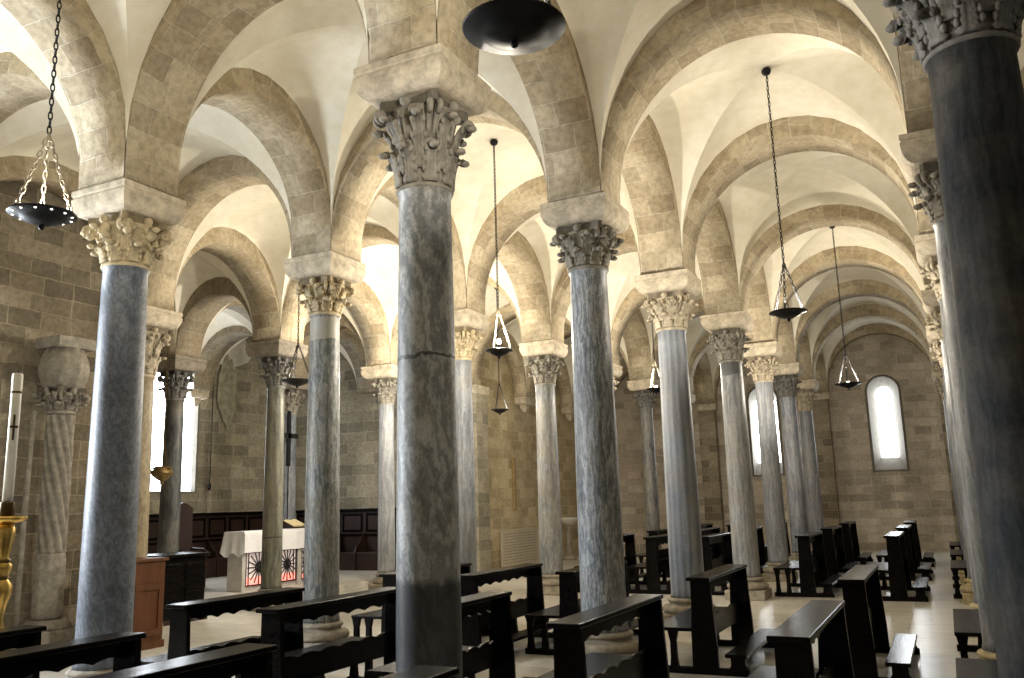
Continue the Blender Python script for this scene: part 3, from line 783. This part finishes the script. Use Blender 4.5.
for y0,y1 in ((.14,.93),(1.09,1.69),(1.83,L_-.17)):
    MB().box(xf-.02,xf-.01,y0,y1,.10,.74).build('lit_panel',M['litlinen'],AL)
    MB().box(xf-.012,xf-.004,y0,y1,.10,.26).build('red_glass',M['redglass'],AL)
    gr=MB(); cy=(y0+y1)/2; cz=.45
    for k in range(8):
        a=PI*k/8; rr=min(.33,(y1-y0)/2)
        gr.tube([(xf+.012,cy-rr*cos(a),cz-.33*sin(a)),(xf+.012,cy+rr*cos(a),cz+.33*sin(a))],.012,6)
    gr.tube([(xf+.012,cy+.10*cos(2*PI*i/16),cz+.10*sin(2*PI*i/16)) for i in range(16)],.014,6,closed=True)
    for yy in (y0+.02,y1-.02): gr.box(xf,xf+.02,yy-.012,yy+.012,.09,.76)
    gr.box(xf,xf+.02,y0,y1,.09,.115); gr.box(xf,xf+.02,y0,y1,.735,.76)
    for yy in (y0+.1,y1-.1):
        gr.box(xf,xf+.016,yy-.008,yy+.008,.1,.74)
    gr.build('iron_grille',M['iron'],AL)
# book on a stand
bk=tag(empty('open_missal',(-12.9,14.95,.15+H_+.012)),'open book on a low stand on the altar cloth','book')
MB().prism([(-.16,0),(.14,0),(.14,.03),(-.14,.16),(-.16,.16)],'y',0,.46).build('stand',M['leather'],bk)
pg=MB()
def pgf(u,v): return (.15-.30*v, .01+.44*u, .045+.13*v+.022*abs(sin(u*2*PI)))
pg.grid(pgf,16,4); n_=len(pg.v)
pg.grid(lambda u,v:(.15-.30*v,.45-.44*u,.036+.13*v),16,4)
pg.build('page_block',M['page'],bk)
# crucifix on tall staff behind the altar
cr=tag(empty('processional_cross',(-13.25,15.30,.15)),'tall dark processional cross standing behind the altar','cross')
MB().lathe([(.14,0),(.14,.03),(.05,.06),(.02,.10),(.016,2.6)],12).build('staff',M['iron'],cr)
c_=MB(); c_.box(-.03,.03,-.045,.045,2.55,3.75); c_.box(-.03,.03,-.26,.26,3.18,3.29)
for p in ((0,-.26,3.235),(0,.26,3.235),(0,0,3.75)): c_.sphere(p,.05,.06,.06,8,6)
c_.build('cross',M['iron'],cr)
# chair by the chancel window
ch=tag(empty('armchair',(-14.6,13.78,.15),-.1),'dark high-backed armchair with red seat beside the chancel window column','chair')
for x,y in ((-.24,-.24),(.24,-.24),(-.24,.24),(.24,.24)): MB().lathe([(.025,0),(.03,.2),(.022,.3),(.03,.44)],8,x,y).build('leg',M['stall'],ch)
MB().box(-.28,.28,-.28,.28,.42,.47).build('seat_frame',M['stall'],ch)
MB().box(-.26,.27,-.26,.26,.47,.54).build('seat_cushion',M['redseat'],ch,bevel=.025)
MB().prism([(-.27,.47),(.27,.47),(.25,1.68),(.12,1.76),(0,1.80),(-.12,1.76),(-.25,1.68)],'x',-.29,-.24).build('backrest',M['stall'],ch)
for y in (-.26,.26):
    MB().tube([(-.26,y,.82),(-.05,y,.80),(.15,y,.80),(.26,y,.76)],.025,8).build('armrest',M['stall'],ch)
    MB().box(.18,.22,y-.02,y+.02,.47,.79).build('arm_post',M['stall'],ch)
# dark prie-dieu desk in front
dk=tag(empty('prayer_desk',(-11.35,10.5,.0)),'dark low cabinet desk at the chancel step behind the brown wooden box','desk')
MB().box(-.55,.20,-.52,.40,.04,1.02).build('cabinet_body',M['pew'],dk,bevel=.01)
MB().box(-.62,.25,-.58,.46,1.02,1.07).build('desk_top',M['pew'],dk,bevel=.01)
MB().box(-.60,.24,-.56,.44,0,.07).build('foot_plinth',M['stall'],dk)
for y in (-.46,-.02):
    MB().box(.20,.215,y,y+.36,.15,.92).build('panel',M['pew'],dk,bevel=.006)
# brown box
bx=tag(empty('wooden_cabinet',(-9.88,8.28,0)),'reddish brown panelled wooden cabinet beside the large mottled column','cabinet')
MB().box(-.42,.42,-.26,.26,.06,1.10).build('cabinet_body',M['brown'],bx,bevel=.008)
MB().box(-.45,.45,-.29,.29,1.10,1.14).build('top_board',M['brown'],bx,bevel=.006)
MB().box(-.44,.44,-.28,.28,0,.09).build('foot_plinth',M['brown'],bx)
for x in (-.34,.02):
    fr=MB(); fr.box(x,x+.32,-.285,-.26,.72,.80); fr.box(x,x+.32,-.285,-.26,.16,.22); fr.box(x,x+.05,-.285,-.26,.22,.72); fr.box(x+.27,x+.32,-.285,-.26,.22,.72)
    fr.build('door_frame',M['brown'],bx); 
fr=MB(); fr.box(.42,.44,-.22,.22,.16,.24); fr.box(.42,.44,-.22,.22,.74,.82); fr.box(.42,.44,-.22,-.16,.24,.74); fr.box(.42,.44,.16,.22,.24,.74); fr.build('side_frame',M['brown'],bx)
# choir stalls: back wall and right wall of the chancel
def stall(loc,rz,L,label,H=1.55,n=6):
    t=tag(empty('choir_stall',loc,rz),label,'stall','dark wooden choir stalls')
    MB().box(0,L,0,.05,.0,H).build('back_panelling',M['stall'],t)
    MB().box(-.03,L+.03,-.03,.16,H,H+.07).build('cornice',M['pew'],t,bevel=.012)
    MB().box(0,L,.05,.45,.40,.45).build('seat',M['stall'],t,bevel=.01)
    MB().box(0,L,.40,.44,.0,.40).build('seat_front',M['stall'],t)
    MB().box(-.01,L+.01,.05,.10,.86,.91).build('rail',M['pew'],t)
    for i in range(n):
        a=L*i/n+.06; b=L*(i+1)/n-.06
        f=MB(); f.box(a,b,.05,.07,.96,1.02); f.box(a,b,.05,.07,H-.12,H-.06); f.box(a,a+.05,.05,.07,1.02,H-.12); f.box(b-.05,b,.05,.07,1.02,H-.12)
        f.build('panel_frame',M['pew'],t)
    for i in range(n+1):
        a=L*i/n
        MB().prism([(.05,0),(.48,0),(.48,.44),(.42,.60),(.30,.66),(.16,.86),(.05,.90)],'x',a-.02,a+.02).build('arm_divider',M['stall'],t)
    return t
stall((XAP+.06,YAP1-.7,.15),-PI/2,5.6,'dark wooden choir stall with cornice along the chancel back wall',1.5,8)
stall((-11.6,YAP1-.06,.15),PI,4.6,'dark wooden panelled stall along the chancel right wall',1.5,6)
# sanctuary lamp
sl=tag(empty('sanctuary_lamp',(-12.60,11.2,2.42)),'ornate gilt sanctuary lamp hanging before the dark window column','hanging lamp')
M['oldgold']=plain('tarnished_gilt',(.28,.20,.09),.45,1.0,.4)
MB().lathe([(.01,-.20),(.04,-.16),(.03,-.13),(.14,-.06),(.19,.0),(.20,.04),(.15,.08),(.16,.12),(.10,.14)],20,mod=lambda a,z,k:1+.06*cos(8*a)).build('bowl',M['oldgold'],sl)
for k in range(3):
    a=2*PI*k/3; link_chain((.13*cos(a),.13*sin(a),.04),(0,0,.75),.045,.004,.010).build('chain',M['darkgold'],sl)
    m_=MB(); m_.tube([(.13*cos(a),.13*sin(a),.03),(.19*cos(a),.19*sin(a),.06),(.18*cos(a),.18*sin(a),.10),(.14*cos(a),.14*sin(a),.09)],.012,6); m_.build('scroll',M['oldgold'],sl)
link_chain((0,0,.75),(0,0,3.70),.06,.004,.010).build('top_chain',M['darkgold'],sl)
# hanging cord on the chancel wall
cd=tag(empty('bell_cord',(XAP+.10,16.45,2.35)),'thin dark cord with a weight hanging down the chancel back wall','cord')
MB().tube([(0,0,.1),(.005,0,1.5),(0,0,3.7)],.012,6).build('cord',M['iron'],cd)
MB().lathe([(.015,-.08),(.04,-.04),(.045,.06),(.015,.12)],12).build('weight',M['iron'],cd)
# faded fresco remnants on the chancel back wall
def blob(name,label,mat,pts,x,g):
    m=MB(); m.prism(pts,'x',x,x+.02); o=m.build(name,mat); return tag(o,label,'fresco',g)
rng=random.Random(3)
def ragged(cy,cz,ry,rz,n=26,top=True):
    return [(cy+ry*cos(2*PI*i/n)*(.82+.32*rng.random()),cz+rz*sin(2*PI*i/n)*(.82+.32*rng.random())) for i in range(n)]
blob('fresco_fragment','pale plaster patch high on the chancel back wall under the arch',M['fresco'],ragged(16.9,6.05,.95,.55),XAP+.015,'fresco remains')
blob('fresco_fragment','ochre painted plaster strip running down the chancel back wall',M['frescogold'],ragged(17.0,4.9,.33,.95),XAP+.038,'fresco remains')

# ------------------------------------------------------------------ left wall: twisted column with pumpkin-shaped capital
tw=tag(empty('twisted_column',(WALLC+.37,7.66,0)),'engaged stone column with spiral fluting and melon-shaped capital on the left wall','column',None,'thing')
M['tw']=carved('twisted_stone',(.34,.31,.26))
def spir(a,z,k): return 1+.085*cos(9*a+z*14)
def flut(a,z,k): return 1-.05*abs(sin(5*a))
prof=[(.165,1.25+i*.022) for i in range(83)]
MB().lathe(prof,72,mod=spir).build('spiral_shaft',M['tw'],tw)
MB().lathe([(.195,.42),(.195,.5),(.19,1.18),(.175,1.25)],60,mod=flut).build('fluted_lower_shaft',M['tw'],tw)
MB().box(-.24,.30,-.30,.30,0,.30).build('plinth',M['tw'],tw,bevel=.02)
MB().lathe([(.29,.30),(.31,.34),(.26,.38),(.25,.42)],28).build('base',M['tw'],tw)
capital_mesh(.165,.36,'leaf').build('capital',M['tw'],tw,(0,0,3.06))
MB().lathe([(.20,3.40)]+[(.225+.09*sin(PI*(i+.5)/12),3.42+.50*i/11) for i in range(12)]+[(.24,3.97)],48,mod=lambda a,z,k:1+.035*cos(10*a)).build('melon_block',M['tw'],tw)
MB().box(-.24,.25,-.28,.28,3.95,4.10).build('impost',M['tw'],tw,bevel=.01)
MB().tube([(-.12,-.33,.3),(-.12,-.33,1.5),(-.12,-.31,3.1)],.035,8).build('corner_bead',M['tw'],tw)

# ------------------------------------------------------------------ paschal candle
ps=tag(empty('candlestick',(-7.56,5.01,0)),'tall gilt candlestick at the left edge holding a big candle','candlestick')
pr=[(.20,.0),(.21,.05),(.15,.10),(.10,.16),(.06,.22),(.085,.30),(.11,.40),(.085,.50),(.045,.56),(.05,.66),(.075,.72),(.05,.78),(.04,.84),(.055,.95),(.09,1.05),(.095,1.12),(.06,1.17),(.05,1.20),(.075,1.26),(.08,1.30),(.05,1.33),(.055,1.40),(.085,1.56),(.08,1.62),(.06,1.66)]
MB().lathe(pr,28).build('stem',M['gold'],ps)
for z in (.60,1.19,1.335): MB().lathe([(.05,z-.02),(.075,z),(.05,z+.02)],24).build('dark_ring',M['darkgold'],ps)
MB().lathe([(.06,1.66),(.15,1.68),(.17,1.70),(.165,1.725),(.06,1.715)],28,mod=lambda a,z,k:1+.03*cos(14*a)).build('drip_pan',M['gold'],ps)
MB().lathe([(.06,1.715),(.068,1.74),(.062,1.84),(.06,1.85)],24).build('candle_socket',M['darkgold'],ps)
cd=tag(empty('paschal_candle',(-7.56,5.01,1.853)),'thick cream candle with gold bands standing in the gilt candlestick','candle')
MB().lathe([(.044,0),(.044,1.16),(.041,1.165)],24).build('wax_body',M['wax'],cd)
MB().lathe([(.046,1.02),(.046,1.15)],24,cap=False).build('gold_band',M['wax'],cd)
for z in (.98,): MB().lathe([(.046,z),(.0475,z+.01),(.046,z+.02)],24).build('dark_band',M['darkgold'],cd)
m_=MB(); m_.box(-.008,.008,-.052,-.042,.55,.78); m_.box(-.035,.035,-.052,-.040,.66,.68)
m_.xf(Matrix.Rotation(1.0,4,'Z')); m_.build('cross_ornament',M['darkgold'],cd)
MB().tube([(0,0,1.16),(.003,0,1.2)],.004,6).build('wick',M['iron'],cd)

# ------------------------------------------------------------------ plaque, batten, stoup on the ochre wall
pq=tag(empty('stone_plaque',(WALLC+.01,21.15,.02)),'pale inscribed stone plaque low on the ochre left wall','plaque')
MB().box(0,.05,0,2.4,0,1.02).build('slab',M['plaque'],pq,bevel=.012)
fr=MB(); fr.box(.05,.07,0,2.4,.98,1.02); fr.box(.05,.07,0,2.4,0,.04); fr.box(.05,.07,0,.05,.04,.98); fr.box(.05,.07,2.35,2.4,.04,.98); fr.build('border',M['plaque'],pq)
tx=MB(); rr=random.Random(5)
for row in range(11):
    y=.14; z=.90-row*.077
    while y<2.22:
        w=rr.uniform(.05,.16); tx.box(.05,.053,y,min(y+w,2.26),z-.012,z+.012); y+=w+.03
tx.build('inscription',M['ink'],pq)
bt=tag(MB().box(0,.06,0,.10,0,1.45).build('wooden_batten',plain('old_batten',(.30,.20,.08),.7),None,(WALLC+.01,yk(6)-.55,1.55)),'narrow upright wooden batten fixed on the ochre left wall','batten')
su=tag(empty('holy_water_stoup',(WALLC+.37,25.1,0)),'pale stone holy water basin on a pedestal behind the lit grey column','basin')
MB().lathe([(.20,0),(.20,.08),(.10,.14),(.075,.5),(.09,.98),(.12,1.03)],20).build('pedestal',M['plinth'],su)
MB().lathe([(.10,1.03),(.22,1.10),(.33,1.22),(.34,1.27),(.30,1.27),(.22,1.18),(.05,1.14)],28).build('basin',M['step'],su)

# ------------------------------------------------------------------ daylight
w=bpy.data.worlds.new('world'); sc.world=w; w.use_nodes=True
w.node_tree.nodes['Background'].inputs[0].default_value=(.6,.75,1,1); w.node_tree.nodes['Background'].inputs[1].default_value=.6

# ------------------------------------------------------------------ camera
F=Vector((-0.43328124,0.88108847,0.18960607)); R=Vector((0.89464206,0.44592031,-0.02776085)); U=R.cross(F)
cam=bpy.data.cameras.new('camera'); co=bpy.data.objects.new('camera',cam); COL.objects.link(co)
co.matrix_world=Matrix(((R.x,U.x,-F.x,0),(R.y,U.y,-F.y,0),(R.z,U.z,-F.z,1.7),(0,0,0,1)))
cam.sensor_width=36; cam.lens=36*859/1024; cam.clip_start=.05; cam.clip_end=200
sc.camera=co
sc.view_settings.view_transform='Standard'; sc.view_settings.look='None'; sc.view_settings.exposure=0; sc.view_settings.gamma=1
sc.view_settings.use_curve_mapping=False
cy=sc.cycles; cy.use_denoising=True; cy.max_bounces=8; cy.diffuse_bounces=5; cy.glossy_bounces=3; cy.sample_clamp_indirect=6; cy.caustics_reflective=False; cy.caustics_refractive=False
